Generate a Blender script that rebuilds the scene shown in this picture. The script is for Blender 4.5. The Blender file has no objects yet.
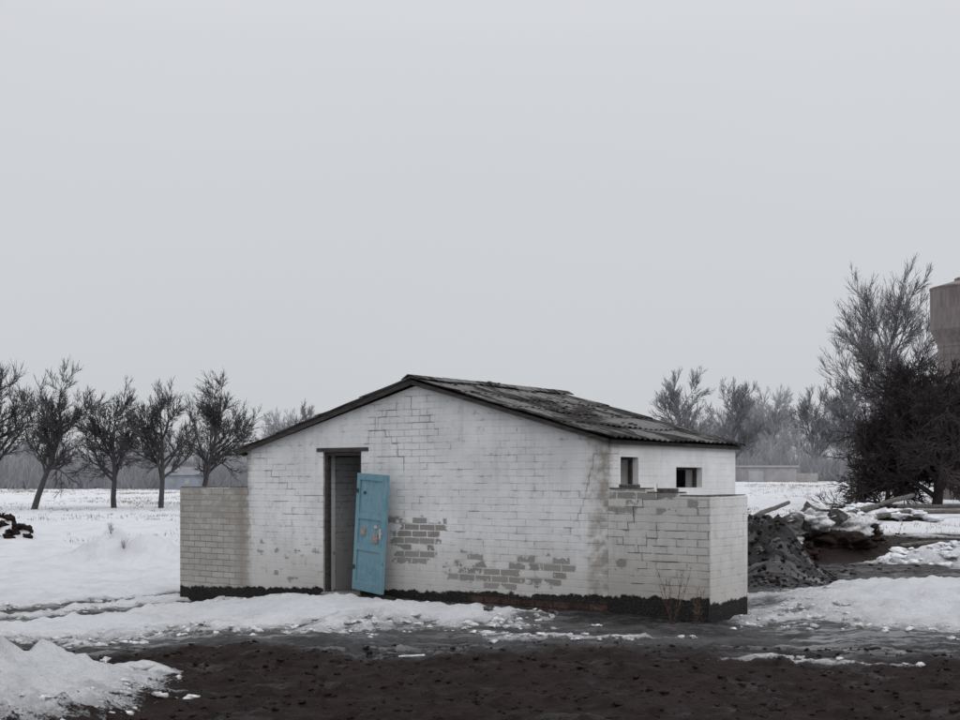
import bpy, bmesh, math, random
from mathutils import Vector, Matrix, noise
R = random.Random(7)
scene = bpy.context.scene
col = scene.collection
scene.view_settings.view_transform = 'Standard'
scene.view_settings.look = 'None'
scene.view_settings.exposure = 0

# ------------------------------------------------------------------ helpers
def link(o, parent=None):
    col.objects.link(o)
    if parent is not None: o.parent = parent
    return o
def empty(name, loc=(0,0,0), rz=0):
    e = bpy.data.objects.new(name, None); e.location = loc; e.rotation_euler = (0,0,rz)
    e.empty_display_size = .3
    return link(e)
def mesh_obj(name, verts, faces, mat=None, parent=None, smooth=False):
    me = bpy.data.meshes.new(name); me.from_pydata(verts, [], faces); me.update()
    if mat: me.materials.append(mat)
    if smooth: me.polygons.foreach_set('use_smooth', [True]*len(me.polygons))
    return link(bpy.data.objects.new(name, me), parent)
def box_uv(o):
    me = o.data
    uv = me.uv_layers.new(name='UVMap')
    for p in me.polygons:
        n = p.normal
        for li in p.loop_indices:
            c = me.vertices[me.loops[li].vertex_index].co
            if abs(n.z) > .8: uv.data[li].uv = (c.x, c.y+.05)
            elif abs(n.x) > abs(n.y): uv.data[li].uv = (c.y, c.z)
            else: uv.data[li].uv = (c.x, c.z)
def bevel(o, w=.01, seg=2):
    m = o.modifiers.new('bevel','BEVEL'); m.width = w; m.segments = seg; m.limit_method='ANGLE'
def box(name, x0,x1,y0,y1,z0,z1, mat, parent=None, bev=0):
    v=[(x0,y0,z0),(x1,y0,z0),(x1,y1,z0),(x0,y1,z0),(x0,y0,z1),(x1,y0,z1),(x1,y1,z1),(x0,y1,z1)]
    f=[(0,3,2,1),(4,5,6,7),(0,1,5,4),(1,2,6,5),(2,3,7,6),(3,0,4,7)]
    o=mesh_obj(name,v,f,mat,parent); box_uv(o)
    if bev: bevel(o,bev)
    return o
def extrude_xz(name, poly, y0, y1, mat, parent=None, bev=0):
    n=len(poly)
    v=[(x,y0,z) for x,z in poly]+[(x,y1,z) for x,z in poly]
    f=[tuple(range(n)), tuple(range(2*n-1,n-1,-1))]
    for i in range(n):
        j=(i+1)%n; f.append((i,i+n,j+n,j))
    o=mesh_obj(name,v,f,mat,parent)
    bm=bmesh.new(); bm.from_mesh(o.data); bmesh.ops.recalc_face_normals(bm,faces=bm.faces); bm.to_mesh(o.data); bm.free()
    box_uv(o)
    if bev: bevel(o,bev)
    return o
def sm(a,b,x):
    t=max(0.,min(1.,(x-a)/(b-a))); return t*t*(3-2*t)
def fn(x,y,s,o=3,seed=0.):
    return noise.fractal(Vector((x*s+seed,y*s-seed*.7,seed)),1.0,2.0,o)

class NT:
    def __init__(s,name):
        s.m=bpy.data.materials.new(name); s.m.use_nodes=True; s.t=s.m.node_tree; s.t.nodes.clear()
        s.out=s.t.nodes.new('ShaderNodeOutputMaterial'); s.b=s.t.nodes.new('ShaderNodeBsdfPrincipled')
        s.t.links.new(s.b.outputs[0],s.out.inputs[0])
    def set(s,inp,v):
        if isinstance(v,bpy.types.NodeSocket): s.t.links.new(v,inp)
        else:
            if hasattr(inp.default_value,'__len__') and not hasattr(v,'__len__'): v=(v,v,v)
            if hasattr(inp.default_value,'__len__') and len(inp.default_value)==4 and len(v)==3: v=(*v,1)
            inp.default_value=v
    def math(s,op,a,b=0.,c=None,clamp=False):
        n=s.t.nodes.new('ShaderNodeMath'); n.operation=op; n.use_clamp=clamp
        s.set(n.inputs[0],a); s.set(n.inputs[1],b)
        if c is not None: s.set(n.inputs[2],c)
        return n.outputs[0]
    def mix(s,f,a,b):
        n=s.t.nodes.new('ShaderNodeMix'); n.data_type='RGBA'
        s.set(n.inputs[0],f); s.set(n.inputs[6],a); s.set(n.inputs[7],b); return n.outputs[2]
    def mixf(s,f,a,b):
        n=s.t.nodes.new('ShaderNodeMix'); s.set(n.inputs[0],f); s.set(n.inputs[2],a); s.set(n.inputs[3],b); return n.outputs[0]
    def step(s,x,a,b,lo=0.,hi=1.):
        n=s.t.nodes.new('ShaderNodeMapRange'); n.interpolation_type='SMOOTHSTEP'
        s.set(n.inputs[0],x); s.set(n.inputs[1],a); s.set(n.inputs[2],b); s.set(n.inputs[3],lo); s.set(n.inputs[4],hi); return n.outputs[0]
    def noise(s,vec,scale,detail=4,rough=.55,dist=0.):
        n=s.t.nodes.new('ShaderNodeTexNoise'); s.t.links.new(vec,n.inputs['Vector'])
        n.inputs['Scale'].default_value=scale; n.inputs['Detail'].default_value=detail
        n.inputs['Roughness'].default_value=rough; n.inputs['Distortion'].default_value=dist
        return n.outputs[0]
    def scale(s,vec,v):
        n=s.t.nodes.new('ShaderNodeMapping'); s.t.links.new(vec,n.inputs[0]); n.inputs['Scale'].default_value=v; return n.outputs[0]
    def coord(s,k='Object'): return s.t.nodes.new('ShaderNodeTexCoord').outputs[k]
    def attr(s,name):
        n=s.t.nodes.new('ShaderNodeAttribute'); n.attribute_name=name; return n.outputs['Fac']
    def bump(s,h,strength=.5,dist=.01,prev=None):
        n=s.t.nodes.new('ShaderNodeBump'); n.inputs['Strength'].default_value=strength; n.inputs['Distance'].default_value=dist
        s.t.links.new(h,n.inputs['Height'])
        if prev is not None: s.t.links.new(prev,n.inputs['Normal'])
        return n.outputs[0]
    def fin(s,color,rough=.9,normal=None,spec=.3):
        s.set(s.b.inputs['Base Color'],color); s.set(s.b.inputs['Roughness'],rough)
        s.set(s.b.inputs['Specular IOR Level'],spec)
        if normal is not None: s.t.links.new(normal,s.b.inputs['Normal'])
        return s.m

def simple(name,c1,c2,sc=8.,rough=.9,bd=.01,bs=.5,stretch=(1,1,1),spec=.2):
    k=NT(name); v=k.scale(k.coord('Object'),stretch)
    n=k.noise(v,sc,6,.65); n2=k.noise(v,sc*4,4,.6)
    f=k.step(k.math('ADD',k.math('MULTIPLY',n,.7),k.math('MULTIPLY',n2,.3)),.35,.65)
    return k.fin(k.mix(f,c1,c2),rough,k.bump(n2,bs,bd),spec)

# ------------------------------------------------------------------ brick paint material
def brick_paint(name, patches, pl_a, pl_b, paint=(.74,.73,.72), dirt=.35, seam=.25, bias=0., red=None, darkseam=.0, wingdirt=False, rel=1.):
    k=NT(name)
    uv=k.coord('UV')
    sep=k.t.nodes.new('ShaderNodeSeparateXYZ'); k.t.links.new(uv,sep.inputs[0]); u,v=sep.outputs[0],sep.outputs[1]
    wob=k.t.nodes.new('ShaderNodeVectorMath'); wob.operation='ADD'
    wn=k.t.nodes.new('ShaderNodeTexNoise'); wn.inputs['Scale'].default_value=4; wn.inputs['Detail'].default_value=5; k.t.links.new(uv,wn.inputs['Vector'])
    ws=k.t.nodes.new('ShaderNodeVectorMath'); ws.operation='MULTIPLY_ADD'
    k.t.links.new(wn.outputs['Color'],ws.inputs[0]); ws.inputs[1].default_value=(.03,.022,0); ws.inputs[2].default_value=(-.015,-.011,0)
    k.t.links.new(uv,wob.inputs[0]); k.t.links.new(ws.outputs[0],wob.inputs[1])
    br=k.t.nodes.new('ShaderNodeTexBrick'); k.t.links.new(wob.outputs[0],br.inputs['Vector'])
    br.inputs['Color1'].default_value=(0,0,0,1); br.inputs['Color2'].default_value=(1,1,1,1); br.inputs['Mortar'].default_value=(.5,.5,.5,1)
    br.inputs['Scale'].default_value=1; br.inputs['Mortar Size'].default_value=.009; br.inputs['Mortar Smooth'].default_value=.35
    br.inputs['Brick Width'].default_value=.26; br.inputs['Row Height'].default_value=.090
    mort=br.outputs['Fac']; sb=k.t.nodes.new('ShaderNodeSeparateColor'); k.t.links.new(br.outputs['Color'],sb.inputs[0]); rnd=sb.outputs[0]
    nb=k.noise(uv,1.3,5,.6); nm=k.noise(uv,6,6,.65); nf=k.noise(uv,40,5,.7); nl=k.noise(uv,.7,3,.5)
    streak=k.noise(k.scale(uv,(9,.7,1)),1,5,.6)
    m=None
    for (x0,x1,z0,z1) in patches:
        dx=k.math('SUBTRACT',(x1-x0)/2,k.math('ABSOLUTE',k.math('SUBTRACT',u,(x0+x1)/2)))
        dz=k.math('SUBTRACT',(z1-z0)/2,k.math('ABSOLUTE',k.math('SUBTRACT',v,(z0+z1)/2)))
        d=k.math('MINIMUM',dx,dz)
        m=d if m is None else k.math('MAXIMUM',m,d)
    if m is None: m=k.math('ADD',0.,-.5)
    m=k.math('MAXIMUM',m,-.22); m=k.math('MINIMUM',m,.14); m=k.math('MULTIPLY',m,2.9)
    e=k.math('ADD',m,k.math('MULTIPLY',k.math('SUBTRACT',nm,.5),1.7))
    e=k.math('ADD',e,k.math('MULTIPLY',k.math('SUBTRACT',rnd,.5),.85))
    e=k.math('ADD',e,k.math('MULTIPLY',k.math('SUBTRACT',nb,.5),.6))
    e=k.math('ADD',e,k.math('MULTIPLY',k.math('SUBTRACT',nf,.5),.45))
    e=k.math('ADD',e,bias-.08)
    exp_=k.step(e,0.,.08)
    exp_b=k.math('MULTIPLY',exp_,k.math('SUBTRACT',1.,k.math('MULTIPLY',k.step(mort,.05,.5),.92)))
    c=k.mix(k.step(nb,.3,.7),paint,tuple(x*.82 for x in paint))
    c=k.mix(k.math('MULTIPLY',k.step(streak,.48,.75),dirt*.6),c,(.36,.34,.31))
    c=k.mix(k.math('MULTIPLY',k.step(nf,.56,.8),.30),c,(.45,.43,.40))
    low=k.math('MULTIPLY',k.step(k.math('ADD',v,k.math('MULTIPLY',nm,-.7)),-.2,.75,1.,0.),dirt*1.2,clamp=True)
    c=k.mix(low,c,(.36,.335,.305))
    c=k.mix(k.math('MULTIPLY',k.step(nm,.52,.68),dirt*.7),c,(.42,.40,.37))
    sv=k.math('ADD',k.math('MULTIPLY',nm,.5),k.math('MULTIPLY',nl,.5))
    c=k.mix(k.math('MULTIPLY',mort,k.math('MULTIPLY',k.step(sv,.44,.60),seam)),c,(.30,.285,.265))
    if darkseam>0:
        c=k.mix(k.math('MULTIPLY',mort,k.math('MULTIPLY',k.step(nm,.54,.66),darkseam)),c,(.12,.11,.10))
    if wingdirt:
        wd=k.step(k.math('ADD',u,k.math('MULTIPLY',k.math('SUBTRACT',nm,.5),.7)),-.06,.12,1.,0.)
        top=k.step(k.math('ADD',v,k.math('MULTIPLY',nb,.4)),.1,1.3,.65,1.)
        wc=k.mix(rnd,(.25,.235,.21),(.37,.35,.32)); wc=k.mix(k.step(nf,.4,.7),wc,(.30,.28,.255))
        c=k.mix(k.math('MULTIPLY',wd,k.math('MULTIPLY',top,k.step(nm,.28,.52,.6,.97))),c,wc)
        c=k.mix(k.math('MULTIPLY',wd,k.math('MULTIPLY',mort,k.step(nb,.35,.6,.3,.8))),c,(.17,.16,.145))
        band=k.math('MULTIPLY',k.step(k.math('ABSOLUTE',k.math('ADD',u,.12)),.0,.24,1.,0.),.55)
        c=k.mix(band,c,(.21,.188,.16))
        band=k.math('MULTIPLY',k.step(k.math('ADD',u,k.math('MULTIPLY',nm,.25)),5.85,6.2),k.step(nm,.35,.6,.15,.85))
        c=k.mix(band,c,(.26,.232,.20))
    bc=k.mix(rnd,(.17,.162,.15),(.30,.285,.265)); bc=k.mix(k.step(nf,.4,.7),bc,(.24,.23,.215))
    c=k.mix(exp_b,c,bc)
    th=k.math('ADD',k.math('MULTIPLY',u,pl_b),pl_a)
    th=k.math('ADD',th,k.math('MULTIPLY',k.math('SUBTRACT',nm,.5),.22))
    th=k.math('ADD',th,k.math('MULTIPLY',k.math('SUBTRACT',nb,.5),.14))
    tar=k.math('MULTIPLY',k.step(k.math('SUBTRACT',th,v),-.006,.02),k.step(nf,.30,.42,.55,1.))
    tc=k.mix(k.step(nf,.45,.7),(.012,.011,.011),(.05,.045,.042))
    if red:
        rm=k.math('MULTIPLY',k.step(u,red[0],red[0]+.4),k.step(k.math('ADD',v,k.math('MULTIPLY',nm,.2)),.12,.26,1.,0.))
        rm=k.math('MULTIPLY',rm,k.step(nm,.38,.55))
        tc=k.mix(k.math('MULTIPLY',rm,k.math('SUBTRACT',1.,mort)),tc,k.mix(rnd,(.055,.028,.024),(.11,.065,.055)))
    c=k.mix(tar,c,tc)
    vary=k.step(sv,.40,.60,.35,1.)
    h=k.math('SUBTRACT',k.math('MULTIPLY',nf,.25),k.math('MULTIPLY',k.math('MULTIPLY',mort,vary),.55))
    h=k.math('ADD',h,k.math('MULTIPLY',rnd,.30))
    h=k.math('ADD',h,k.math('MULTIPLY',nm,.5))
    h=k.math('SUBTRACT',h,k.math('MULTIPLY',exp_,.30))
    return k.fin(c,.9,k.bump(h,.7*rel,.007),.15)

# ------------------------------------------------------------------ other materials
M_front=brick_paint('painted_brick_front',[(2.80,3.70,.48,1.13),(3.80,5.60,.22,.57),(.2,1.35,.50,.60),(.6,1.25,.12,.24)],-.01,.036,red=(3.9,6.1),darkseam=.40,dirt=.42,seam=.5,bias=-.09,wingdirt=True,paint=(.72,.72,.72))
M_side=brick_paint('painted_brick_side',[],.20,0.,dirt=.25,seam=.2,bias=-.35,paint=(.77,.77,.77),rel=.7)
M_wingr=brick_paint('painted_brick_screen',[(6.1,7.2,1.26,1.55),(6.2,6.5,.5,.7)],-.03,.036,paint=(.60,.59,.575),dirt=.7,seam=1.,bias=-.08,darkseam=.8)
M_wings=brick_paint('painted_brick_screen_side',[],.19,0.,paint=(.68,.675,.67),dirt=.5,seam=.3,bias=-.30,darkseam=.3)
M_inner=brick_paint('interior_limewashed_brick',[],-.5,0.,paint=(.66,.665,.67),dirt=.4,seam=1.,bias=-.3,darkseam=.5)
M_dark=simple('shade_dark_interior',(.03,.03,.03),(.07,.068,.065),3)  # dark colour stands in for the shade of the unlit rooms
M_wood=simple('old_dark_wood',(.03,.026,.024),(.075,.066,.06),6,.85,.004,.6,(1,1,6))
M_plank=simple('weathered_plank',(.06,.055,.05),(.14,.13,.12),6,.85,.004,.6)
M_conc=simple('old_concrete',(.16,.155,.15),(.28,.27,.26),5,.9,.01,.7)
M_crack=simple('crack_dark_strip',(.07,.065,.06),(.15,.14,.13),20)  # dark tone of the thin strips drawn as cracks and open joints

def blue_paint():
    k=NT('faded_blue_door_paint'); o=k.coord('Object')
    n=k.noise(o,5,6,.7); f=k.noise(k.scale(o,(30,30,4)),1,5,.7); g=k.noise(o,14,5,.7)
    c=k.mix(k.step(n,.35,.7),(.115,.235,.29),(.175,.30,.35))
    c=k.mix(k.math('MULTIPLY',k.step(f,.50,.7),.6),c,(.23,.33,.365))
    c=k.mix(k.math('MULTIPLY',k.step(n,.55,.7),.4),c,(.09,.165,.20))
    c=k.mix(k.step(g,.63,.68),c,(.13,.115,.10))
    return k.fin(c,.65,k.bump(f,.4,.003),.25)
M_blue=blue_paint()
M_metal=simple('worn_latch_metal',(.35,.31,.29),(.55,.5,.47),30,.5)
M_rustm=simple('rusty_latch_plate',(.22,.12,.10),(.42,.36,.34),40,.7)

def roof_mat():
    k=NT('mossy_asbestos_slate'); o=k.coord('Object')
    n=k.noise(o,1.0,5,.6); m=k.noise(o,7,6,.7); f=k.noise(o,45,4,.7); st=k.noise(k.scale(o,(1.2,7,1)),1,5,.6)
    c=k.mix(k.step(m,.35,.65),(.018,.0165,.016),(.05,.046,.044))
    q=k.math('ADD',k.math('MULTIPLY',n,.6),k.math('MULTIPLY',st,.4))
    c=k.mix(k.math('MULTIPLY',k.step(q,.48,.55),.85),c,(.18,.178,.178))
    c=k.mix(k.math('MULTIPLY',k.step(m,.58,.66),.5),c,(.07,.05,.042))
    c=k.mix(k.step(f,.56,.66),c,(.014,.014,.012))
    return k.fin(c,.95,k.bump(f,.6,.008),.1)
M_roof=roof_mat()

def ground_mat():
    k=NT('ground_mud_and_snow'); o=k.coord('Object')
    s=k.attr('snow'); w=k.attr('wet')
    n1=k.noise(o,1.6,6,.6); n2=k.noise(o,9,6,.65); n3=k.noise(o,45,5,.7)
    st=k.noise(k.scale(o,(.5,4.,1)),1.3,6,.65,.4)
    e=k.math('ADD',s,k.math('MULTIPLY',k.math('SUBTRACT',n2,.5),.85))
    e=k.math('ADD',e,k.math('MULTIPLY',k.math('SUBTRACT',n3,.5),.5))
    e=k.math('ADD',e,k.math('MULTIPLY',k.math('SUBTRACT',st,.5),.45))
    mask=k.step(e,-.02,.10)
    mud=k.mix(k.step(n1,.35,.65),(.0150,.0088,.0080),(.028,.0172,.0155))
    mud=k.mix(k.math('MULTIPLY',k.step(n2,.5,.7),.65),mud,(.0080,.0052,.0050))
    mud=k.mix(k.math('MULTIPLY',k.step(n3,.54,.70),.75),mud,(.055,.038,.035))
    road=k.mix(k.step(n2,.4,.65),(.0065,.0062,.0068),(.020,.019,.021))
    slush=k.step(k.math('ADD',e,k.math('MULTIPLY',k.math('SUBTRACT',n1,.5),1.2)),-.50,-.08)
    road=k.mix(k.math('MULTIPLY',slush,.30),road,(.16,.157,.165))
    base=k.mix(w,mud,road)
    snow=k.mix(k.step(n1,.4,.75),(.75,.76,.785),(.63,.64,.665))
    dirty=k.step(e,.08,.55,1.,0.)
    snow=k.mix(k.math('MULTIPLY',dirty,k.step(n2,.38,.66,.05,.9)),snow,(.20,.188,.185))
    snow=k.mix(k.math('MULTIPLY',k.step(n3,.60,.72),.5),snow,(.24,.22,.21))
    c=k.mix(mask,base,snow)
    pud=k.step(k.math('ADD',k.math('MULTIPLY',st,.75),k.math('MULTIPLY',n2,.25)),.455,.53,0.,1.)
    rwet=k.math('ADD',k.math('MULTIPLY',pud,.72),.04)
    mudwet=k.step(n1,.34,.46,.32,.8)
    rr=k.mixf(mask,k.mixf(w,mudwet,rwet),.9)
    sp=k.mixf(mask,k.mixf(w,.14,.50),.15)
    h=k.math('ADD',k.math('MULTIPLY',n2,.9),k.math('MULTIPLY',n3,.6))
    h=k.math('MULTIPLY',h,k.mixf(k.math('MULTIPLY',w,k.math('SUBTRACT',1.,mask)),1.15,k.step(pud,0.,1.,.05,1.)))
    h=k.math('ADD',h,k.math('MULTIPLY',mask,.35))
    return k.fin(c,rr,k.bump(h,1.,.07),sp)
M_ground=ground_mat()
M_snow=simple('old_snow',(.52,.525,.545),(.75,.76,.785),6,.9,.02,.6)
M_dsnow=simple('dirty_snow',(.30,.29,.29),(.68,.685,.705),7,.9,.02,.8)
M_clod=simple('wet_mud_clod',(.010,.0065,.006),(.030,.020,.018),12,.85,.01,.7,spec=.08)
M_rub=simple('rubble_concrete',(.05,.045,.043),(.18,.17,.165),4,.95,.02,.8,spec=.1)
M_tree=simple('orchard_bark',(.052,.050,.052),(.080,.077,.078),3,.95,spec=.05)
M_bush=simple('dark_tree_bark',(.04,.033,.033),(.068,.058,.058),3,.95,spec=.05)
M_tall=simple('haze_tinted_bark',(.14,.136,.142),(.19,.186,.192),3,.95,spec=.05)  # bark colour lightened to carry the distance haze
M_far=simple('far_haze_grey',(.20,.201,.215),(.25,.252,.266),.5,1,spec=0)  # pale grey with distance haze painted into the colour
M_far2=simple('farther_haze_grey',(.34,.344,.363),(.40,.405,.424),.5,1,spec=0)  # paler again, thicker haze painted in for the farther layer
M_grass=simple('dry_grass_straw',(.13,.11,.08),(.24,.20,.15),1,.95)
M_weed=simple('dry_weed_stalk',(.07,.05,.04),(.15,.11,.09),6,.95)
M_tower=simple('rusty_tower_steel',(.14,.118,.115),(.22,.195,.19),1.2,.8,.01,.3,(3,3,.5))

# ------------------------------------------------------------------ terrain functions
BX,BY,BA=-3.46,17.87,math.radians(-35.3)
def tolocal(x,y):
    dx,dy=x-BX,y-BY; c,s=math.cos(BA),math.sin(BA)
    return dx*c+dy*s, -dx*s+dy*c
def blob(x,y,cx,cy,rx,ry):
    return 1-math.hypot((x-cx)/rx,(y-cy)/ry)
def snowf(x,y):
    n=fn(x,y,.55,4,3.1)*.45+fn(x,y,2.2,3,9.)*.28
    lim=1.15+sm(18,24,y)*60
    s=min((y-12.45-.25*math.sin(x*.9))/1.8,(lim-x)/1.3,.75)
    yt=16.0+(x+6.1)*1.35
    if x<-3 and y<23:
        f=sm(-3.2,-4.2,x)
        s-=1.25*math.exp(-((y-yt)/.55)**2)*f+1.1*math.exp(-((y-yt-2.0)/.5)**2)*f
        s-=.25*math.exp(-((y-yt-.9)/1.2)**2)*f
    if -3.9<x<1.5 and y<20:
        lx,ly=tolocal(x,y)
        s-=1.1*sm(-.95,-.1,ly)*sm(-1.0,.6,lx)*sm(7.5,6.5,lx)*(1.25 if 1.2<lx<3.2 else .8)
    if y<17 and x<1.2: s-=.36*(1-sm(13.4,16.5,y))*(.6+1.3*fn(x,y,1.2,3,21.))
    if y<11.3: s=max(-1.,s)
    else: s=max(s,-.42)
    if x>2 :
        if y<19:
            s=max(-.45 if y>11.3 else -1, 1.1*blob(x,y,6.6,15.4,3.7,2.9))
        else:
            s=-.35*(1-sm(30,40,y))+.7*sm(30,44,y)+n*.5
            s=max(s,.9*blob(x,y,9.2,22.5,2.0,1.7),.8*blob(x,y,14,37,5,5), 1.1*blob(x,y,6.6,15.4,3.7,2.9))
            s-=.7*max(0,blob(x,y,4.7,21.0,2.2,4.0))+.6*max(0,blob(x,y,9,28,6,5))
    s=max(s,1.3*blob(x,y,-4.1,8.55,1.75,1.75),.7*blob(x,y,-2.8,9.7,.42,.16),.45*blob(x,y,2.95,10.9,.75,.10),.22*blob(x,y,1.1,12.1,1.2,.12))
    if y>26 and x<2: s=max(s,.35+.25*sm(26,40,y)+n*.7)
    if y>60: s-=.16*sm(60,90,y)*(1 if x<0 else .6)
    if y<11: n*=.6
    return s+n*.6
def wetf(x,y):
    return sm(10.8,11.6,y+fn(x,y,.8,2,5.)*.7)*(1-sm(19,24,y))
def gz(x,y,sv=None):
    s=snowf(x,y) if sv is None else sv
    z=-.30*sm(-1.6,-4.6,x)*(1-sm(26,50,y))*sm(10,15,y)
    z+= .5*sm(50,110,y)*(1-sm(2,12,x)) + 1.25*sm(38,105,y)*sm(2,12,x)
    z+= -.06*sm(1.6,3.2,x)*(1-sm(18,22,y))
    near=1-sm(40,80,y)
    z+= near*(.05*fn(x,y,.6,3,1.)+.026*fn(x,y,4.5,4,2.))
    z+= .09*sm(19,23,y)*near*fn(x*.7,y,.45,4,17.)
    if y<12: z+=(.06*fn(x*.7,y*1.8,1.8,4,4.)+.040*abs(fn(x,y,7,4,14.)))*(1-sm(11,12,y))
    z-=.045*math.exp(-((y-11.7-.1*math.sin(x))/.16)**2)+.04*math.exp(-((y-10.5-.15*math.sin(x*.6))/.2)**2)
    z-=.035*math.exp(-((y-12.5-.1*math.sin(x*.8))/.14)**2)
    t=sm(-.05,.4,s)
    z+= near*t*(.03+.05*fn(x,y,1.6,4,6.)+.055*abs(fn(x,y,5,4,8.)))
    if y<16: z+=t*.08*math.exp(-((y-13.4)/.7)**2)*max(0,.4+fn(x,y,1.1,3,12.))*sm(2,1,x)
    z+=.38*sm(0,1,1.25*max(0,blob(x,y,-4.1,8.45,1.9,1.8)))*(1+.7*fn(x,y,2.2,4,2.))
    z+=.26*sm(0,1,max(0,blob(x,y,6.8,15.4,3.6,2.8))*1.4)*(1+.35*fn(x,y,1.3,3,7.))
    z+=.85*sm(0,1,1.3*max(0,blob(x,y,4.7,20.6,1.25,2.0)))*(1+.35*fn(x,y,2.2,4,2.))
    z+=.42*sm(0,1,1.3*max(0,blob(x,y,6.9,25.5,2.6,2.2)))*(1+.4*fn(x,y,1.8,4,3.))
    z+=.35*sm(0,1,1.3*max(0,blob(x,y,9.2,22.5,1.9,1.5)))*(1+.5*fn(x,y,2,4,3.))
    z+=.45*sm(0,1,1.3*max(0,blob(x,y,13.8,44,2.9,2)))*(1+.5*fn(x,y,1.2,4,3.))
    z+=.55*sm(0,1,1.4*max(0,blob(x,y,-8.2,27.5,1.9,1.6)))*(1+.6*fn(x,y,1.6,4,3.))
    z+=.55*sm(0,1,1.4*max(0,blob(x,y,-14.6,35,2.2,1.6)))*(1+.5*fn(x,y,1.6,4,3.))
    lx,ly=tolocal(x,y)
    if .2<lx<5.9 and .2<ly<3.5: z=min(z,-.1)
    return z

ys=[-80,-40,-20,-10,-4,0,3,5,6]
y=6.
while y<21: y+=.042; ys.append(y)
while y<900: y*=1.014; ys.append(y)
xp=[0.]
x=0.
while x<8.5: x+=.05; xp.append(x)
st=.05
while x<900: st*=1.07; x+=st; xp.append(x)
xs=[-a for a in reversed(xp[1:])]+xp
verts=[];sn=[];wt=[]
for y in ys:
    for x in xs:
        s=snowf(x,y); sn.append(s); wt.append(wetf(x,y)); verts.append((x,y,gz(x,y,s)))
nx=len(xs); faces=[(j*nx+i,j*nx+i+1,(j+1)*nx+i+1,(j+1)*nx+i) for j in range(len(ys)-1) for i in range(nx-1)]
g=mesh_obj('ground',verts,faces,M_ground,smooth=True)
for nm_,dat in (('snow',sn),('wet',wt)):
    a=g.data.attributes.new(nm_,'FLOAT','POINT'); a.data.foreach_set('value',dat)

# ------------------------------------------------------------------ lumps
bm=bmesh.new(); bmesh.ops.create_icosphere(bm,subdivisions=2,radius=1); ICO_V=[v.co.copy() for v in bm.verts]; ICO_F=[tuple(v.index for v in f.verts) for f in bm.faces]; bm.free()
bm=bmesh.new(); bmesh.ops.create_icosphere(bm,subdivisions=4,radius=1); ICO_V4=[v.co.copy() for v in bm.verts]; ICO_F4=[tuple(v.index for v in f.verts) for f in bm.faces]; bm.free()
def lumps(name,items,mat,rough=.55,parent=None,smooth=False,hi=False):
    V=[];F=[]; IV,IF=(ICO_V4,ICO_F4) if hi else (ICO_V,ICO_F)
    for (x,y,z,rx,ry,rz) in items:
        b=len(V); sd=R.uniform(0,100); a=R.uniform(0,6.28); ca,sa=math.cos(a),math.sin(a)
        for v in IV:
            k=1+rough*noise.noise(v*1.3+Vector((sd,0,sd)))*1.4+rough*.9*noise.noise(v*3+Vector((0,sd,0)))
            if hi: k+=.18*noise.noise(v*7+Vector((sd,sd,0)))+.10*noise.noise(v*15+Vector((sd,0,0)))
            px,py,pz=v.x*rx*k,v.y*ry*k,v.z*rz*k
            V.append((x+px*ca-py*sa,y+px*sa+py*ca,z+pz))
        F+= [tuple(b+i for i in f) for f in IF]
    return mesh_obj(name,V,F,mat,parent,smooth)
it=[]; it2=[]
tries=0
while len(it)<700 and tries<60000:
    tries+=1
    x=R.uniform(-7.5,8); y=R.uniform(7,19)
    s=snowf(x,y)
    lx,ly=tolocal(x,y)
    if -1.6<lx<7.5 and ly>-.15: continue
    if -.15<s<.30 and R.random()<.8:
        r=R.uniform(.012,.04)*(1.8 if R.random()<.1 else 1); it.append((x,y,gz(x,y,s)+r*.1,r*1.4,r,r*.6))
lumps('snow_clumps',it,M_dsnow,.8,smooth=True)
while len(it2)<3000:
    x=R.uniform(-5,5); y=R.uniform(7,11.6)
    if snowf(x,y)<-.1:
        r=.004+.020*R.random()**2.5; it2.append((x,y,gz(x,y),r*1.4,r,r*.6))
for i in range(900):
    a=R.uniform(0,6.28); q=R.random()**.5; x=4.7+1.3*q*math.cos(a); y=20.4+2.0*q*math.sin(a); r=.01+.03*R.random()**2.5
    it2.append((x,y,gz(x,y),r*1.3,r,r*.7))
for i in range(900):
    x=R.uniform(4,14); y=R.uniform(20,36)
    if snowf(x,y)<.1:
        r=.012+.04*R.random()**2.5; it2.append((x,y,gz(x,y),r*1.3,r,r*.6))
lumps('mud_clods',it2,M_clod,.8,smooth=True)

# ------------------------------------------------------------------ building
W=6.12; RZ=2.93
B=empty('brick_outbuilding',(BX,BY,0),BA)
extrude_xz('front_gable_wall',[(0,-.6),(1.52,-.6),(1.52,1.97),(2.23,1.97),(2.23,-.6),(W,-.6),(W,2.04),(3.18,RZ-.10),(0,2.0)],0,.25,M_front,B)
extrude_xz('back_gable_wall',[(0,-.6),(W,-.6),(W,2.04),(3.18,RZ-.10),(0,2.0)],3.5,3.75,M_side,B)
box('left_wall',0,.25,.25,3.5,-.6,2.0,M_side,B)
xw0,xw1=W-.25,W
box('right_wall_base',xw0,xw1,.25,3.5,-.6,1.47,M_side,B)
box('right_wall_pier_a',xw0,xw1,.25,.30,1.47,1.86,M_side,B)
box('right_wall_pier_b',xw0,xw1,.76,1.82,1.47,1.86,M_side,B)
box('right_wall_pier_c',xw0,xw1,2.62,3.5,1.47,1.86,M_side,B)
box('right_wall_over_window',xw0,xw1,1.82,2.62,1.745,1.86,M_side,B)
box('right_wall_top',xw0,xw1,.25,3.5,1.86,2.04,M_side,B)
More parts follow.
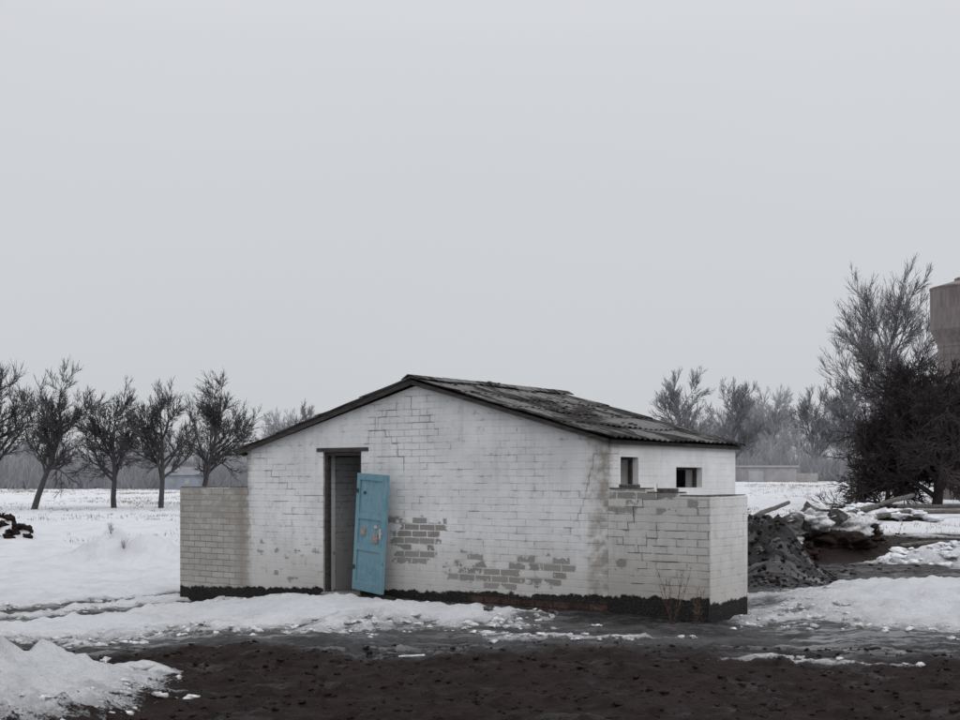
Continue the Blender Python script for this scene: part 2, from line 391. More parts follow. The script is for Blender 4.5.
for nm_,a,b,t in (('window_frame_near',.30,.76,1.86),('window_frame_rear',1.82,2.62,1.745)):
    box(nm_+'_left',xw0+.12,xw0+.17,a,a+.035,1.47,t,M_wood,B); box(nm_+'_right',xw0+.12,xw0+.17,b-.035,b,1.47,t,M_wood,B)
    box(nm_+'_top',xw0+.12,xw0+.17,a+.035,b-.035,t-.035,t,M_wood,B)
box('interior_partition',1.28,1.40,.25,3.5,-.3,1.9,M_inner,B)
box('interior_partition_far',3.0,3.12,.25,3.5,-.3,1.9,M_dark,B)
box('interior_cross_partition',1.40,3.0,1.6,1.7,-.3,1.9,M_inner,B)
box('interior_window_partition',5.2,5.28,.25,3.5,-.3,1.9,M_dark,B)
box('interior_floor',.25,W-.25,.25,3.5,-.2,-.02,M_conc,B)
box('light_block_ceiling',.25,W-.25,.25,3.5,1.902,1.93,M_dark,B)  # ceiling added to block light leaking in through the roof gaps
box('door_threshold',1.525,2.225,-.06,.24,-.6,-.01,M_conc,B,.01)
box('door_frame_left',1.522,1.575,.03,.11,-.01,1.915,M_wood,B,.004)
box('door_frame_right',2.175,2.228,.03,.11,-.01,1.915,M_wood,B,.004)
box('door_frame_head',1.522,2.228,.03,.11,1.915,1.968,M_wood,B,.004)
box('door_lintel',1.40,2.36,-.012,.05,1.972,2.025,M_wood,B,.004)

def stepped(x0,x1,tops):
    p=[(x0,-.7),(x1,-.7)]
    for (a,b,z) in reversed(tops): p+=[(b,z),(a,z)]
    out=[]
    for q in p:
        if not out or (abs(out[-1][0]-q[0])+abs(out[-1][1]-q[1]))>1e-4: out.append(q)
    return out
extrude_xz('left_screen_wall',stepped(-1.5,-.001,[(-1.5,-.9,1.455),(-.9,-.4,1.445),(-.4,-.001,1.46)]),0,.238,M_front,B,.004)
box('left_screen_return',-1.5,-1.25,.238,1.2,-.7,1.44,M_wingr,B,.006)
extrude_xz('right_screen_wall',stepped(W+.002,W+1.31,[(W+.002,W+.50,1.47),(W+.50,W+.92,1.425),(W+.92,W+1.31,1.39)]),-.012,.238,M_wingr,B,.006)
box('right_screen_return',W+1.06,W+1.31,.24,1.05,-.7,1.385,M_wings,B,.006)
box('right_screen_corner_face',W+1.31,W+1.318,-.010,1.048,-.7,1.380,M_wings,B)
M_cap=simple('weathered_wall_top',(.05,.046,.042),(.15,.14,.13),12,.95,.01,.8)
for i,(a,b,z) in enumerate([(-1.49,-.91,1.455),(-.39,-.02,1.46),(W+.01,W+.49,1.47),(W+.51,W+.91,1.425),(W+.93,W+1.05,1.39)]):
    box('screen_cap_%d'%i,a,b,.004,.23,z,z+.016,M_cap,B,.006)
box('screen_cap_return',W+1.07,W+1.30,.01,1.04,1.392,1.405,M_cap,B,.006)
for i,(a,z) in enumerate([(W+.12,1.487),(W+.62,1.442)]):
    box('loose_brick_%d'%i,a,a+.23,.03,.15,z,z+.04,M_cap,B,.008)

def crack(name,pts,w=.010,y=-.003,parent=B):
    V=[];F=[]
    for i in range(len(pts)-1):
        (x0,z0),(x1,z1)=pts[i],pts[i+1]; dx,dz=x1-x0,z1-z0; l=math.hypot(dx,dz)
        ww=w*R.uniform(.35,1.1); nx_,nz_=-dz/l*ww/2,dx/l*ww/2; ex,ez=dx/l*ww*.4,dz/l*ww*.4
        b=len(V); yy=y-.0004*(i%3)
        V+=[(x0+nx_-ex,yy,z0+nz_-ez),(x0-nx_-ex,yy,z0-nz_-ez),(x1-nx_+ex,yy,z1-nz_+ez),(x1+nx_+ex,yy,z1+nz_+ez)]
        F.append((b,b+1,b+2,b+3))
    return mesh_obj(name,V,F,M_crack,parent)
RH=.090
def stepcrack(x,z,n,sx,sz):
    z=round(z/RH)*RH; p=[(x,z)]
    for i in range(n):
        x+=sx*R.uniform(.06,.2); p.append((x,z+R.uniform(-.006,.006)))
        z+=sz*RH*(1 if R.random()<.8 else 2); p.append((x+R.uniform(-.015,.015),z))
    return p
crack('crack_gable_left',stepcrack(2.35,2.40,5,1,-1),.009)
crack('crack_gable_mid',stepcrack(3.0,2.68,5,1,-1),.006)
crack('crack_door_top',stepcrack(2.3,2.03,4,1,1),.007)
crack('crack_left',stepcrack(.35,1.75,5,.8,-1),.006)
crack('crack_corner',stepcrack(5.95,1.9,9,-.25,-1),.005)
crack('crack_screen_a',stepcrack(W+.20,1.00,4,1,1),.010,-.016)
crack('crack_screen_b',stepcrack(W+.35,.70,3,1,1),.007,-.016)
crack('crack_screen_c',stepcrack(W+.05,.90,3,.8,-1),.007,-.016)
for i in range(20):
    x=R.choice([R.uniform(.1,1.3),R.uniform(2.4,5.8),R.uniform(2.4,4.8)]); z=RH*R.randint(10,27)
    top=1.95+.28*(x if x<3.15 else 6.2-x)
    if z<top-.1: crack('joint_gap_%d'%i,[(x,z),(x+R.uniform(.10,.40),z+.004)],.0055)
for i in range(12):
    x=W+R.uniform(.05,.9); z=RH*R.randint(4,14)
    crack('screen_joint_gap_%d'%i,[(x,z),(x+R.uniform(.1,.35),z+.004)],.006,-.016)

# roof
y0r,y1r=-.12,3.86
def roof_slope(name,x0,z0,x1,z1,y0,y1,parent):
    V=[];F=[]; ny=int((y1-y0)/.019); rows=[]; ns=4
    for k in range(ns):
        a=k/ns; b=(k+1)/ns+.02
        for q in range(4): rows.append((a+(b-a)*q/3,k,q))
    for (t,k,q) in rows:
        for j in range(ny+1):
            y=y0+(y1-y0)*j/ny
            sheet=int((y-y0)/1.05)
            off=.018*((q/3.)) + .016*noise.noise(Vector((sheet*3.7,k*5.1,q*.9)))
            sag=-.04*math.sin(math.pi*(y-y0)/(y1-y0))*math.sin(math.pi*min(1,t)) + .03*noise.noise(Vector((t*3,y*1.1,2)))
            w=.011*math.sin(2*math.pi*y/.15)
            V.append((x0+(x1-x0)*t + (.035*noise.noise(Vector((sheet*2.3,k,5.))) if q==3 else 0),y,z0+(z1-z0)*t+w+off+sag))
    n=ny+1
    for r in range(len(rows)-1):
        if rows[r][1]!=rows[r+1][1]: continue
        for j in range(ny): F.append((r*n+j,r*n+j+1,(r+1)*n+j+1,(r+1)*n+j))
    o=mesh_obj(name,V,F,M_roof,parent,True)
    m=o.modifiers.new('solid','SOLIDIFY'); m.thickness=.009
    return o
RX=3.18
roof_slope('roof_right_slope',RX,RZ,W+.06,2.085,y0r,y1r,B)
roof_slope('roof_left_slope',RX,RZ,-.13,2.02,y0r,y1r,B)
def slope_board(name,xa,za,xb,zb,ya,yb,h,mat):
    v=[(xa,ya,za),(xb,ya,zb),(xb,ya,zb-h),(xa,ya,za-h)]; v+=[(a,yb,c) for a,_,c in v]
    return mesh_obj(name,v,[(0,3,2,1),(4,5,6,7),(0,1,5,4),(1,2,6,5),(2,3,7,6),(3,0,4,7)],mat,B)
for nm_,ya in (('front',-.095),('rear',3.80)):
    slope_board('barge_board_right_'+nm_,RX+.002,RZ-.028,W+.045,2.068,ya,ya+.03,.055,M_wood)
    slope_board('barge_board_left_'+nm_,RX-.002,RZ-.028,-.11,2.002,ya,ya+.03,.055,M_wood)
for i in range(5):
    yy=.3+i*.72
    slope_board('rafter_right_%d'%i,RX+.05,RZ-.05,W+.04,2.062,yy,yy+.05,.05,M_wood)
    slope_board('rafter_left_%d'%i,RX-.05,RZ-.05,-.09,1.998,yy,yy+.05,.05,M_wood)
box('eave_fascia_right',W+.042,W+.058,-.06,3.79,2.01,2.06,M_wood,B)
box('eave_fascia_left',-.12,-.10,-.06,3.79,1.94,1.99,M_wood,B)
yy=y0r; i=0
while yy<y1r-.05:
    l=min(R.uniform(.5,.8),y1r-yy); dz=R.uniform(.0,.02)+(.02 if yy>2.8 else 0); a=.15
    v=[]
    for y_ in (yy,yy+l+.02):
        for (dx,zz) in ((-a,-.045),(-.04,.012),(.04,.012),(a,-.045)):
            v.append((RX+dx,y_,RZ+.03+dz+zz+R.uniform(-.008,.008)))
    o=mesh_obj('ridge_cap_%d'%i,v,[(0,1,5,4),(1,2,6,5),(2,3,7,6)],M_roof,B); m=o.modifiers.new('s','SOLIDIFY'); m.thickness=.012
    yy+=l; i+=1
lumps('roof_moss_lump',[(RX+.12,1.6,RZ+.02,.08,.05,.04),(RX+.15,1.72,RZ+.02,.05,.05,.025)],M_cap,.5,B)
mo=[]
for i in range(160):
    t=R.random(); y_=R.uniform(y0r+.05,y1r-.08); x_=RX+t*2.92
    mo.append((x_,y_,RZ-.845*t+.015,R.uniform(.012,.045),R.uniform(.012,.045),R.uniform(.006,.014)))
lumps('roof_moss_tufts',mo,M_cap,.5,B)

# ---- door leaf: hinged on the right-hand jamb, swung open outwards, sagging
D=empty('blue_door'); D.parent=B
dw,dh=.70,1.60
def dbox(n,x0,x1,z0,z1,y0,y1,m=M_blue): return box(n,x0,x1,y0,y1,z0,z1,m,D,.003)
dbox('leaf_panel',.0,dw,0,dh,-.012,.022)
for n,(a,b,c,d) in {'stile_left':(0,.08,0,dh),'stile_right':(dw-.08,dw,0,dh),'rail_bottom':(.08,dw-.08,0,.12),'rail_low':(.08,dw-.08,.55,.64),
    'rail_mid':(.08,dw-.08,.98,1.06),'rail_top':(.08,dw-.08,dh-.09,dh)}.items():
    dbox(n,a,b,c,d,-.028,-.0125)
dbox('lock_plate',.16,.25,.76,.86,-.034,-.0125,M_rustm); dbox('latch_plate',.44,.55,.68,.80,-.034,-.0125,M_rustm)
dbox('label_plate',.47,.53,.87,.91,-.034,-.0125,M_metal)
dbox('knob_stem',dw-.05,dw-.03,.80,.82,-.06,-.029,M_metal); dbox('handle',dw-.055,dw-.025,.74,.88,-.072,-.061,M_metal)
dbox('spyhole',.175,.21,1.32,1.355,-.03,-.0125,M_wood)
for i,z in enumerate((.25,1.30)):
    dbox('hinge_knuckle_%d'%i,-.022,-.002,z,z+.13,-.01,.02,M_wood); dbox('hinge_strap_%d'%i,-.002,.06,z+.03,z+.09,-.034,-.029,M_wood)
D.location=(2.150,-.075,.075)
D.rotation_euler=(math.radians(-1.5),math.radians(2.9),math.radians(-15))

# ------------------------------------------------------------------ trees
def tree_mesh(name,seed,H,trunk=.28,r0=.12,levels=4,nch=(6,5,5,4),ang=(35,70),up=.18,wig=.22,lenr=.62,lean=(0,0),droop=0.,minr=.007,mat=None,sides=3,first=.62):
    rg=random.Random(seed); V=[];F=[]
    def seg(p,q,ra,rb):
        d=(q-p)
        if d.length<1e-5: return
        d.normalize(); a=d.orthogonal().normalized(); b_=d.cross(a); n=sides if ra<.04 else 6; b=len(V)
        for (c,r) in ((p,ra),(q,rb)):
            for i in range(n):
                t=2*math.pi*i/n; V.append(tuple(c+a*math.cos(t)*r+b_*math.sin(t)*r))
        for i in range(n): F.append((b+i,b+(i+1)%n,b+n+(i+1)%n,b+n+i))
    def grow(p,d,L,r,lv):
        ns=5 if lv==0 else (4 if lv<=2 else (3 if lv<levels else 2)); pts=[(p.copy(),r)]; c=p.copy(); dd=d.copy()
        for i in range(ns):
            w=wig*(.4 if lv==0 else (1.1 if lv<3 else .6))
            dd=(dd+Vector((rg.gauss(0,w),rg.gauss(0,w),rg.gauss(0,w*.7)+up*(1 if lv>0 else .3)-droop*max(0,lv-1)*.2))).normalized()
            c2=c+dd*(L/ns); r2=max(minr*(.6 if lv==levels else 1),r*(1-.75*(i+1)/ns if lv>0 else 1-.6*(i+1)/ns))
            seg(c,c2,pts[-1][1],r2); pts.append((c2.copy(),r2)); c=c2
        if lv<levels:
            n=nch[min(lv,len(nch)-1)]
            for k in range(n):
                t=(trunk+(1-trunk)*(k+rg.random())/n if lv==0 else rg.uniform(.12,1.)) if k>0 else .98
                f=t*ns; i=min(ns-1,int(f)); q=pts[i][0].lerp(pts[i+1][0],f-i); rr=pts[i][1]*.6
                ax=(pts[i+1][0]-pts[i][0]).normalized(); o=ax.orthogonal().normalized(); o.rotate(Matrix.Rotation(rg.uniform(0,6.283),3,ax))
                an=math.radians(rg.uniform(*ang))*(1 if k>0 else .4)*(.75 if lv>=2 else 1)
                nd=(ax*math.cos(an)+o*math.sin(an)).normalized()
                l2=L*lenr*rg.uniform(.75,1.1)*(1.15-.35*t if lv==0 else 1)
                grow(q,nd,l2,max(minr,rr),lv+1)
    grow(Vector((0,0,-.2)),Vector((lean[0],lean[1],1)).normalized(),H*first,r0,0)
    zs=sorted(v[2] for v in V); k=H/zs[int(len(zs)*.997)]
    me=bpy.data.meshes.new(name); me.from_pydata([(a*k,b*k,c*k) for a,b,c in V],[],F); me.materials.append(mat); me.update()
    return me
def put(name,me,x,y,rz=0,sc=(1,1,1),parent=None,dz=0):
    o=bpy.data.objects.new(name,me); o.location=(x,y,gz(x,y)-.05+dz); o.rotation_euler=(0,0,rz); o.scale=sc; return link(o,parent)
orch=[(-24.3,60,7.6,(.03,0)),(-22.0,59,7.1,(.20,0)),(-18.6,61,6.3,(.02,.05)),(-16.1,60.5,6.3,(.02,0)),(-14.9,64,7.1,(.03,.1))]
for i,(x,y,h,ln) in enumerate(orch):
    me=tree_mesh('apple_tree_mesh',120+i,h,.33,.16,4,(15,8,7,7),(28,62),.07,.17,.53,ln,0.0,.0095,M_tree,first=.56)
    put('apple_tree',me,x,y,0,(.92,.92,1))
me=tree_mesh('bush_tree_mesh',77,6.9,.10,.20,4,(26,11,9,8),(35,75),.04,.18,.55,(-.10,0),.06,.015,M_bush,first=.66)
put('hawthorn_tree',me,20.9,55,2.2,(1.15,1.15,1.0))
me=tree_mesh('bush_tree_mesh_b',78,6.0,.06,.14,4,(22,10,9,7),(35,78),.04,.18,.56,(0,0),.06,.015,M_bush,first=.68)
put('hawthorn_tree',me,23.6,57,0,(1.1,1.1,1.0))
me=tree_mesh('bush_tree_mesh_c',79,4.4,.05,.12,4,(20,10,9,6),(35,78),.04,.18,.58,(0,0),.05,.015,M_bush,first=.7)
put('hawthorn_tree',me,19.0,56,0,(1.1,1.1,1.0))
me=tree_mesh('tall_ash_mesh',33,14.8,.28,.24,4,(15,9,8,7),(26,52),.09,.14,.52,(.02,0),0,.016,M_tall,first=.66)
put('ash_tree',me,28.2,82,0,(1.0,1.0,1))
TL=empty('distant_tree_line')
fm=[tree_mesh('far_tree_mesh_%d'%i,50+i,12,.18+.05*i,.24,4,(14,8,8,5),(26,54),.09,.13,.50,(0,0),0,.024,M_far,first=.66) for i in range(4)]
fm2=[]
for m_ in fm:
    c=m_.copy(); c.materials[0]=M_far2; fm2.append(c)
# world x, distance, height
spec=[(23.3,140,13.0),(31.5,150,12.6),(36.9,165,12.5),(38.7,160,12.5),(41.5,150,11.8),(46.5,150,13),(53.9,165,12),(36.2,185,11),(47.8,185,11),(56.2,190,12),
      (-22.5,150,10.6),(-27,165,10.6),(-22.7,170,10.0),(27.7,190,10),(36.7,200,10),(50.7,150,10),(41.6,175,11)]
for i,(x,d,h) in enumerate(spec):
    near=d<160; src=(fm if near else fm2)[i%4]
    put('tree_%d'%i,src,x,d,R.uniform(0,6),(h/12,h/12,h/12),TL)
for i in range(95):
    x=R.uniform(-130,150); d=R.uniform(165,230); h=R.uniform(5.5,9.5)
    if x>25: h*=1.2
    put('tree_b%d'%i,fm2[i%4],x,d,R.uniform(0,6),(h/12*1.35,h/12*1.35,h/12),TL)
def thicket(name,n,xr,yr,hr,mat,w=.05):
    V=[];F=[]
    for i in range(n):
        x=R.uniform(*xr); y=R.uniform(*yr); h=R.uniform(*hr)*(.65+.9*abs(noise.noise(Vector((x*.11,y*.1,3)))))
        z=gz(x,y)-.1
        for q in range(4):
            tx=x+R.gauss(0,h*.26); ty=y+R.gauss(0,h*.1); hh=h*R.uniform(.35,1)*(1-.25*min(1,abs(tx-x)/(h*.3))); mx=(x+tx)/2+R.gauss(0,.25); b=len(V); ww=w*R.uniform(.5,1.2)
            V+=[(x-ww,y,z),(x+ww,y,z),(mx-ww*.8,y,z+hh*.5),(mx+ww*.8,y,z+hh*.5),(tx,ty,z+hh)]
            F+=[(b,b+1,b+3,b+2),(b+2,b+3,b+4)]
    return mesh_obj(name,V,F,mat,TL)
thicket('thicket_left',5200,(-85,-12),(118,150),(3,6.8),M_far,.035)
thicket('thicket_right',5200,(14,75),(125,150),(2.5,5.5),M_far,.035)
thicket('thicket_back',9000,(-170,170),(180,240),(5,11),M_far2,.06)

# ------------------------------------------------------------------ dry grass
V=[];F=[]
cnt=0
while cnt<3500:
    left=R.random()<.65
    y=32+R.random()**.6*80
    x=R.uniform(-.45*y,-.18*y) if left else R.uniform(.22*y,.48*y)
    if fn(x,y,.12,3,4.)+R.uniform(-.3,.3)<.15: continue
    cnt+=1; z=gz(x,y)
    for q in range(4):
        a=R.uniform(-.18,.18); h=R.uniform(.04,.15); w=.012; b=len(V); dx=R.gauss(0,.09)
        V+=[(x+a-w,y,z-.03),(x+a+w,y,z-.03),(x+a+dx,y+R.gauss(0,.05),z+h)]; F.append((b,b+1,b+2))
mesh_obj('dry_grass',V,F,M_grass)
def weed(name,x,y,h,n,mat=M_weed,spread=.25):
    V=[];F=[]
    for i in range(n):
        a=R.uniform(0,6.28); s=R.uniform(.1,spread); p=Vector((0,0,-.05)); d=Vector((math.cos(a)*s,math.sin(a)*s,1)).normalized(); L=h*R.uniform(.55,1)
        c=p
        for k in range(5):
            q=c+(d+Vector((R.gauss(0,.1),R.gauss(0,.1),0))).normalized()*L/5; w=.004*(1-k*.15)
            for ang in (0,1.57):
                u_=Vector((math.cos(ang),math.sin(ang),0))*w; b=len(V); V+=[tuple(c-u_),tuple(c+u_),tuple(q+u_*.8),tuple(q-u_*.8)]; F.append((b,b+1,b+2,b+3))
            if k>0:
                for t in range(4):
                    e=q+Vector((R.gauss(0,.07),R.gauss(0,.07),R.uniform(.02,.12))); b=len(V); V+=[tuple(q-Vector((.002,0,0))),tuple(q+Vector((.002,0,0))),tuple(e)]; F.append((b,b+1,b+2))
            c=q
    o=mesh_obj(name,V,F,mat); o.location=(x,y,gz(x,y)); return o
weed('dry_weed',2.13,13.3,.75,9,spread=.35)
weed('dry_weed',2.40,13.25,.45,6,spread=.4)
for (x,y) in ((-7.9,26.6),(-8.3,27),(-3.75,8.6),(-3.5,8.3)):
    weed('dry_weed',x,y,.25 if y>10 else .18,6 if y>10 else 4,M_weed,.6)

# ------------------------------------------------------------------ rubble, heap parts
def slab(name,x,y,z,sx,sy,sz,rot,mat,parent):
    bm=bmesh.new(); bmesh.ops.create_cube(bm,size=1); bmesh.ops.subdivide_edges(bm,edges=bm.edges,cuts=5,use_grid_fill=True)
    sd=R.uniform(0,50)
    for v in bm.verts:
        n=noise.noise_vector(v.co*2.2+Vector((sd,0,0)))*.26+noise.noise_vector(v.co*6+Vector((sd,0,0)))*.09; v.co+=n; v.co.x*=sx; v.co.y*=sy; v.co.z*=sz
    me=bpy.data.meshes.new(name); bm.to_mesh(me); bm.free(); me.materials.append(mat)
    o=bpy.data.objects.new(name,me); o.location=(x,y,z); o.rotation_euler=rot; return link(o,parent)
RB=empty('concrete_rubble')
for i,(x,y,s) in enumerate([(6.9,25,1.0),(7.6,25.3,.85),(6.4,24.6,.6),(8.2,26,.6)]):
    slab('chunk_%d'%i,x,y,gz(x,y)+.18*s,s*1.0,s*.8,s*.6,(R.uniform(-.3,.3),R.uniform(-.3,.3),R.uniform(0,3)),M_rub,RB)
lumps('snow_cap',[(6.85,24.8,gz(6.85,24.8)+.34,.62,.42,.24),(7.6,25.0,gz(7.6,25.0)+.28,.50,.36,.22),(8.3,25.8,gz(8.3,25.8)+.20,.42,.30,.16),(6.25,24.3,gz(6.25,24.3)+.16,.32,.26,.13)],M_dsnow,.55,RB,True,True)
lumps('soil_lumps',[(6.5,24.1,gz(6.5,24.1)+.02,.45,.3,.2),(7.3,24.3,gz(7.3,24.3)+.05,.5,.3,.22),(8.0,25.2,gz(8,25.2)+.03,.45,.3,.18),(5.8,23.8,gz(5.8,23.8),.4,.3,.16)],M_clod,.6,RB,True,True)
def pile(name,cx,cy,rx,ry,n,r0,r1,mat,fl=.5):
    it=[]
    for i in range(n):
        a=R.uniform(0,6.28); q=R.random()**.5; x=cx+rx*q*math.cos(a); y=cy+ry*q*math.sin(a); r=r0+(r1-r0)*R.random()**2; it.append((x,y,gz(x,y)+r*.1,r*1.4,r,r*fl))
    return lumps(name,it,mat,.8,smooth=True)
pile('snow_pile',9.2,22.3,1.7,1.2,90,.04,.16,M_snow)
pile('earth_pile',-14.6,34.6,1.7,1.0,160,.03,.15,M_clod,.8)
pile('earth_heap',13.8,43.3,2.5,1.5,120,.05,.18,M_clod)
lumps('snow_lumps_on_heap',[(14.0+R.uniform(-2,2.4),42.9+R.uniform(-.8,1),0,0,0,0) for _ in range(0)] or [(x,y,gz(x,y)+.06,a,a*.7,a*.32) for x,y,a in ((13.2,42.9,.5),(14.4,42.6,.7),(15.3,43.1,.55),(12.4,43,.35),(16.0,42.8,.5),(14.0,43.8,.45))],M_snow,.55,None,True,True)
def log(x0,y0,z0,x1,y1,z1,r,mat=M_wood):
    p,q=Vector((x0,y0,z0)),Vector((x1,y1,z1)); d=(q-p).normalized(); a=d.orthogonal().normalized(); b_=d.cross(a); V=[];F=[]; n=10; m=8
    for k in range(m+1):
        c=p.lerp(q,k/m); rr=r*(1-.25*k/m)*(1+.1*noise.noise(Vector((k*.9,x0,0))))
        for i in range(n):
            t=2*math.pi*i/n; V.append(tuple(c+a*math.cos(t)*rr+b_*math.sin(t)*rr+Vector((0,0,.04*noise.noise(Vector((k*.6,y0,1)))))))
    for k in range(m):
        for i in range(n): F.append((k*n+i,k*n+(i+1)%n,(k+1)*n+(i+1)%n,(k+1)*n+i))
    F+=[tuple(range(n)),tuple(range(m*n+n-1,m*n-1,-1))]
    return mesh_obj('fallen_log',V,F,mat)
log(10.0,44.5,gz(10.0,44.5)+.02,12.6,49,gz(12.6,49)+.5,.10,M_plank)
log(12.1,41.2,gz(12.1,41.2)+.25,16.6,46,gz(16.6,46)+.85,.11,M_plank)
log(13.2,41,gz(13.2,41)+.25,15.6,43,gz(15.6,43)+.30,.10,M_plank)
log(15.5,45,gz(15.5,45)+.15,18.8,46.5,gz(18.8,46.5)+.2,.10,M_plank)
log(17.0,52,gz(17.0,52)+.2,21.5,50,gz(21.5,50)+.25,.10,M_plank)
log(8.6,24.6,gz(8.6,24.6)+.12,10.4,26.2,gz(10.4,26.2)+.25,.05,M_plank)

o=box('litter_scrap',-.12,.12,-.02,.02,0,.01,M_dsnow,None,.003); o.location=(-.62,10.9,gz(-.62,10.9)+.02); o.rotation_euler=(.05,-.03,.15)
for (x,y,s) in ((.85,14.0,.14),(.1,13.9,.1)):
    slab('broken_brick',x,y,gz(x,y)+.03,s,s*.6,s*.4,(.2,.1,R.uniform(0,3)),M_rub,None)

# ------------------------------------------------------------------ water tower
T=empty('water_tower',(26.1,65,gz(26.1,65)))
prof=[(1.22,-.5),(1.22,8.2),(1.26,8.25),(1.26,8.4),(1.58,9.1),(1.62,9.15),(1.62,11.35),(1.66,11.38),(1.66,11.46),(1.5,11.5),(.3,11.85),(0.01,11.86)]
n=48;V=[];F=[]
for (r,z) in prof:
    for i in range(n): t=2*math.pi*i/n; V.append((r*math.cos(t),r*math.sin(t),z))
for k in range(len(prof)-1):
    for i in range(n): F.append((k*n+i,k*n+(i+1)%n,(k+1)*n+(i+1)%n,(k+1)*n+i))
mesh_obj('tank_and_column',V,F,M_tower,T)
for i in range(1,7):
    z=i*1.3; r=1.235; V=[];F=[]
    for (rr,zz) in ((r,z),(r+.01,z),(r+.01,z+.05),(r,z+.05)):
        for j in range(n): t=2*math.pi*j/n; V.append((rr*math.cos(t),rr*math.sin(t),zz))
    for k in range(3):
        for j in range(n): F.append((k*n+j,k*n+(j+1)%n,(k+1)*n+(j+1)%n,(k+1)*n+j))
    mesh_obj('weld_band_%d'%i,V,F,M_tower,T)
box('hatch',-.3,.3,-.3,.3,11.78,12.0,M_tower,T,.02)
box('ladder_rail_a',-.2,-.16,-1.72,-1.68,1,11.6,M_wood,T); box('ladder_rail_b',.16,.2,-1.72,-1.68,1,11.6,M_wood,T)
for i in range(26): box('rung_%d'%i,-.159,.159,-1.71,-1.69,1.2+i*.4,1.23+i*.4,M_wood,T)

# ------------------------------------------------------------------ distant structures
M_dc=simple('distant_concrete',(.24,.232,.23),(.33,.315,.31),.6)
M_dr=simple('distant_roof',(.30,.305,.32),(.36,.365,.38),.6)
H=empty('concrete_shed',(26.6,112,gz(26.6,112)))
box('walls',-2.6,2.6,-1.5,1.5,-.3,1.35,M_dc,H); box('flat_roof',-2.75,2.75,-1.65,1.65,1.352,1.5,M_dr,H); box('gate',-1.9,-.5,-1.54,-1.502,-.2,1.0,M_dr,H)
box('low_annex',2.602,4.6,-1.2,1.2,-.3,.8,M_dc,H)
M_bl=simple('distant_blue_wall',(.20,.225,.26),(.25,.27,.31),.6)  # blue wall greyed, haze is part of the colour
H2=empty('village_house',(-29.2,118,gz(-29.2,118)))
box('walls',-1.8,1.8,-1.5,1.5,-.2,1.4,M_bl,H2)
mesh_obj('roof',[(-2,-1.7,1.402),(2,-1.7,1.402),(2,1.7,1.402),(-2,1.7,1.402),(-2,0,2.2),(2,0,2.2)],[(0,1,5,4),(2,3,4,5),(1,2,5),(3,0,4),(0,3,2,1)],M_far,H2)
for i,a in enumerate((-1.0,.5)): box('window_%d'%i,a,a+.5,-1.53,-1.502,.5,1.1,M_dc,H2)
P=empty('utility_pole',(30.8,116,gz(30.8,116)))
M_pole=simple('haze_tinted_pole',(.20,.20,.21),(.25,.25,.26),1)  # pole grey lightened, haze put into the colour
mesh_obj('post',[(a*.11*k,b*.11*k,z) for (z,k) in ((-.3,1.2),(5.6,.8)) for a,b in ((1,0),(.5,.87),(-.5,.87),(-1,0),(-.5,-.87),(.5,-.87))],[(i,(i+1)%6,6+(i+1)%6,6+i) for i in range(6)]+[(6,7,8,9,10,11)],M_pole,P)
box('crossarm',-.6,.6,-.16,-.10,5.0,5.12,M_pole,P)

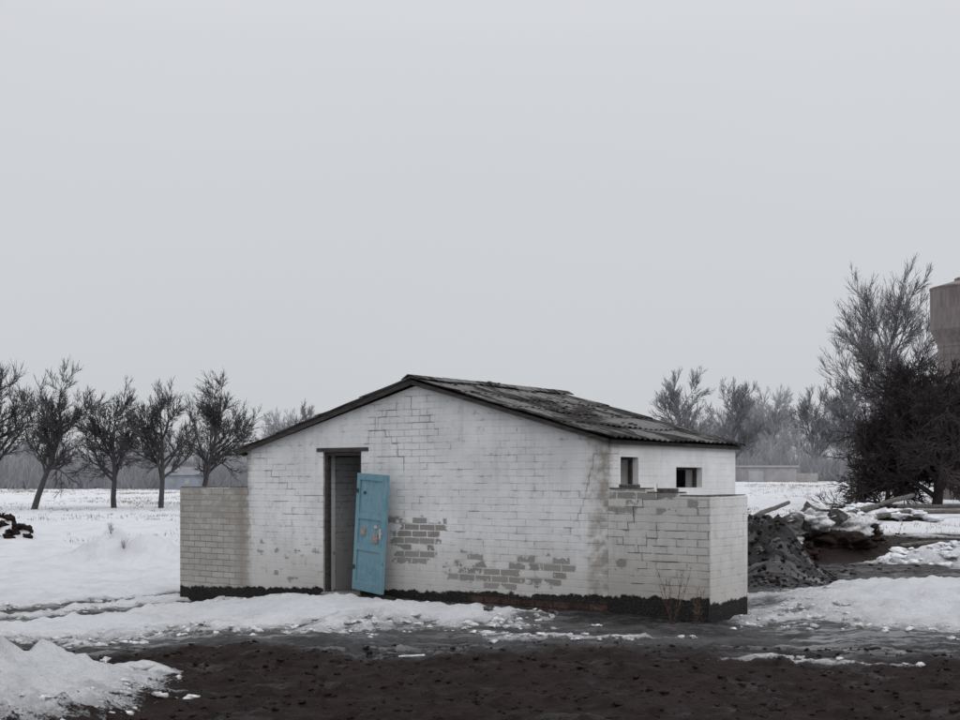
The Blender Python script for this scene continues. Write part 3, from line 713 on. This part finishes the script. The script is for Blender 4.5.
# ------------------------------------------------------------------ light + world
sd=Vector((.46,-.62,.86)).normalized()
el=math.asin(sd.z)
L=bpy.data.lights.new('sun','SUN'); L.energy=.85; L.angle=math.radians(40); L.color=(1,.99,.975)
lo=link(bpy.data.objects.new('sun',L)); lo.rotation_euler=sd.to_track_quat('Z','Y').to_euler()
w=bpy.data.worlds.new('World'); scene.world=w; w.use_nodes=True; t=w.node_tree; t.nodes.clear()
out=t.nodes.new('ShaderNodeOutputWorld'); bg=t.nodes.new('ShaderNodeBackground'); t.links.new(bg.outputs[0],out.inputs[0])
sky=t.nodes.new('ShaderNodeTexSky'); sky.sky_type='NISHITA'; sky.sun_disc=False; sky.sun_elevation=el; sky.sun_rotation=math.atan2(sd.x,sd.y)
tc=t.nodes.new('ShaderNodeTexCoord'); sp=t.nodes.new('ShaderNodeSeparateXYZ'); t.links.new(tc.outputs['Generated'],sp.inputs[0])
rp=t.nodes.new('ShaderNodeValToRGB'); t.links.new(sp.outputs[2],rp.inputs[0]); cr=rp.color_ramp
cr.elements[0].position=0.; cr.elements[0].color=(.572,.588,.612,1)
cr.elements[1].position=1.; cr.elements[1].color=(1.34,1.36,1.42,1)
for p,c in ((.10,(.60,.615,.642)),(.34,(.655,.668,.695)),(.42,(.72,.735,.77)),(.6,(1.03,1.05,1.10))):
    e=cr.elements.new(p); e.color=(*c,1)
mul=t.nodes.new('ShaderNodeVectorMath'); mul.operation='SCALE'; mul.inputs['Scale'].default_value=10.; t.links.new(rp.outputs[0],mul.inputs[0])
cn=t.nodes.new('ShaderNodeTexNoise'); cn.inputs['Scale'].default_value=1.2; cn.inputs['Detail'].default_value=2; t.links.new(tc.outputs['Generated'],cn.inputs['Vector'])
mr=t.nodes.new('ShaderNodeMapRange'); t.links.new(cn.outputs[0],mr.inputs[0]); mr.inputs[1].default_value=.3; mr.inputs[2].default_value=.7; mr.inputs[3].default_value=.975; mr.inputs[4].default_value=1.025
m2=t.nodes.new('ShaderNodeVectorMath'); m2.operation='SCALE'; t.links.new(mul.outputs[0],m2.inputs[0]); t.links.new(mr.outputs[0],m2.inputs['Scale'])
mx=t.nodes.new('ShaderNodeMix'); mx.data_type='RGBA'; mx.inputs[0].default_value=.97; t.links.new(sky.outputs[0],mx.inputs[6]); t.links.new(m2.outputs[0],mx.inputs[7])
t.links.new(mx.outputs[2],bg.inputs[0]); bg.inputs[1].default_value=.1

c=bpy.data.cameras.new('camera'); co=link(bpy.data.objects.new('camera',c)); co.location=(0,0,1.6); co.rotation_euler=(math.pi/2,0,0)
c.sensor_width=36; c.lens=45; c.shift_y=.123; c.clip_end=4000; scene.camera=co
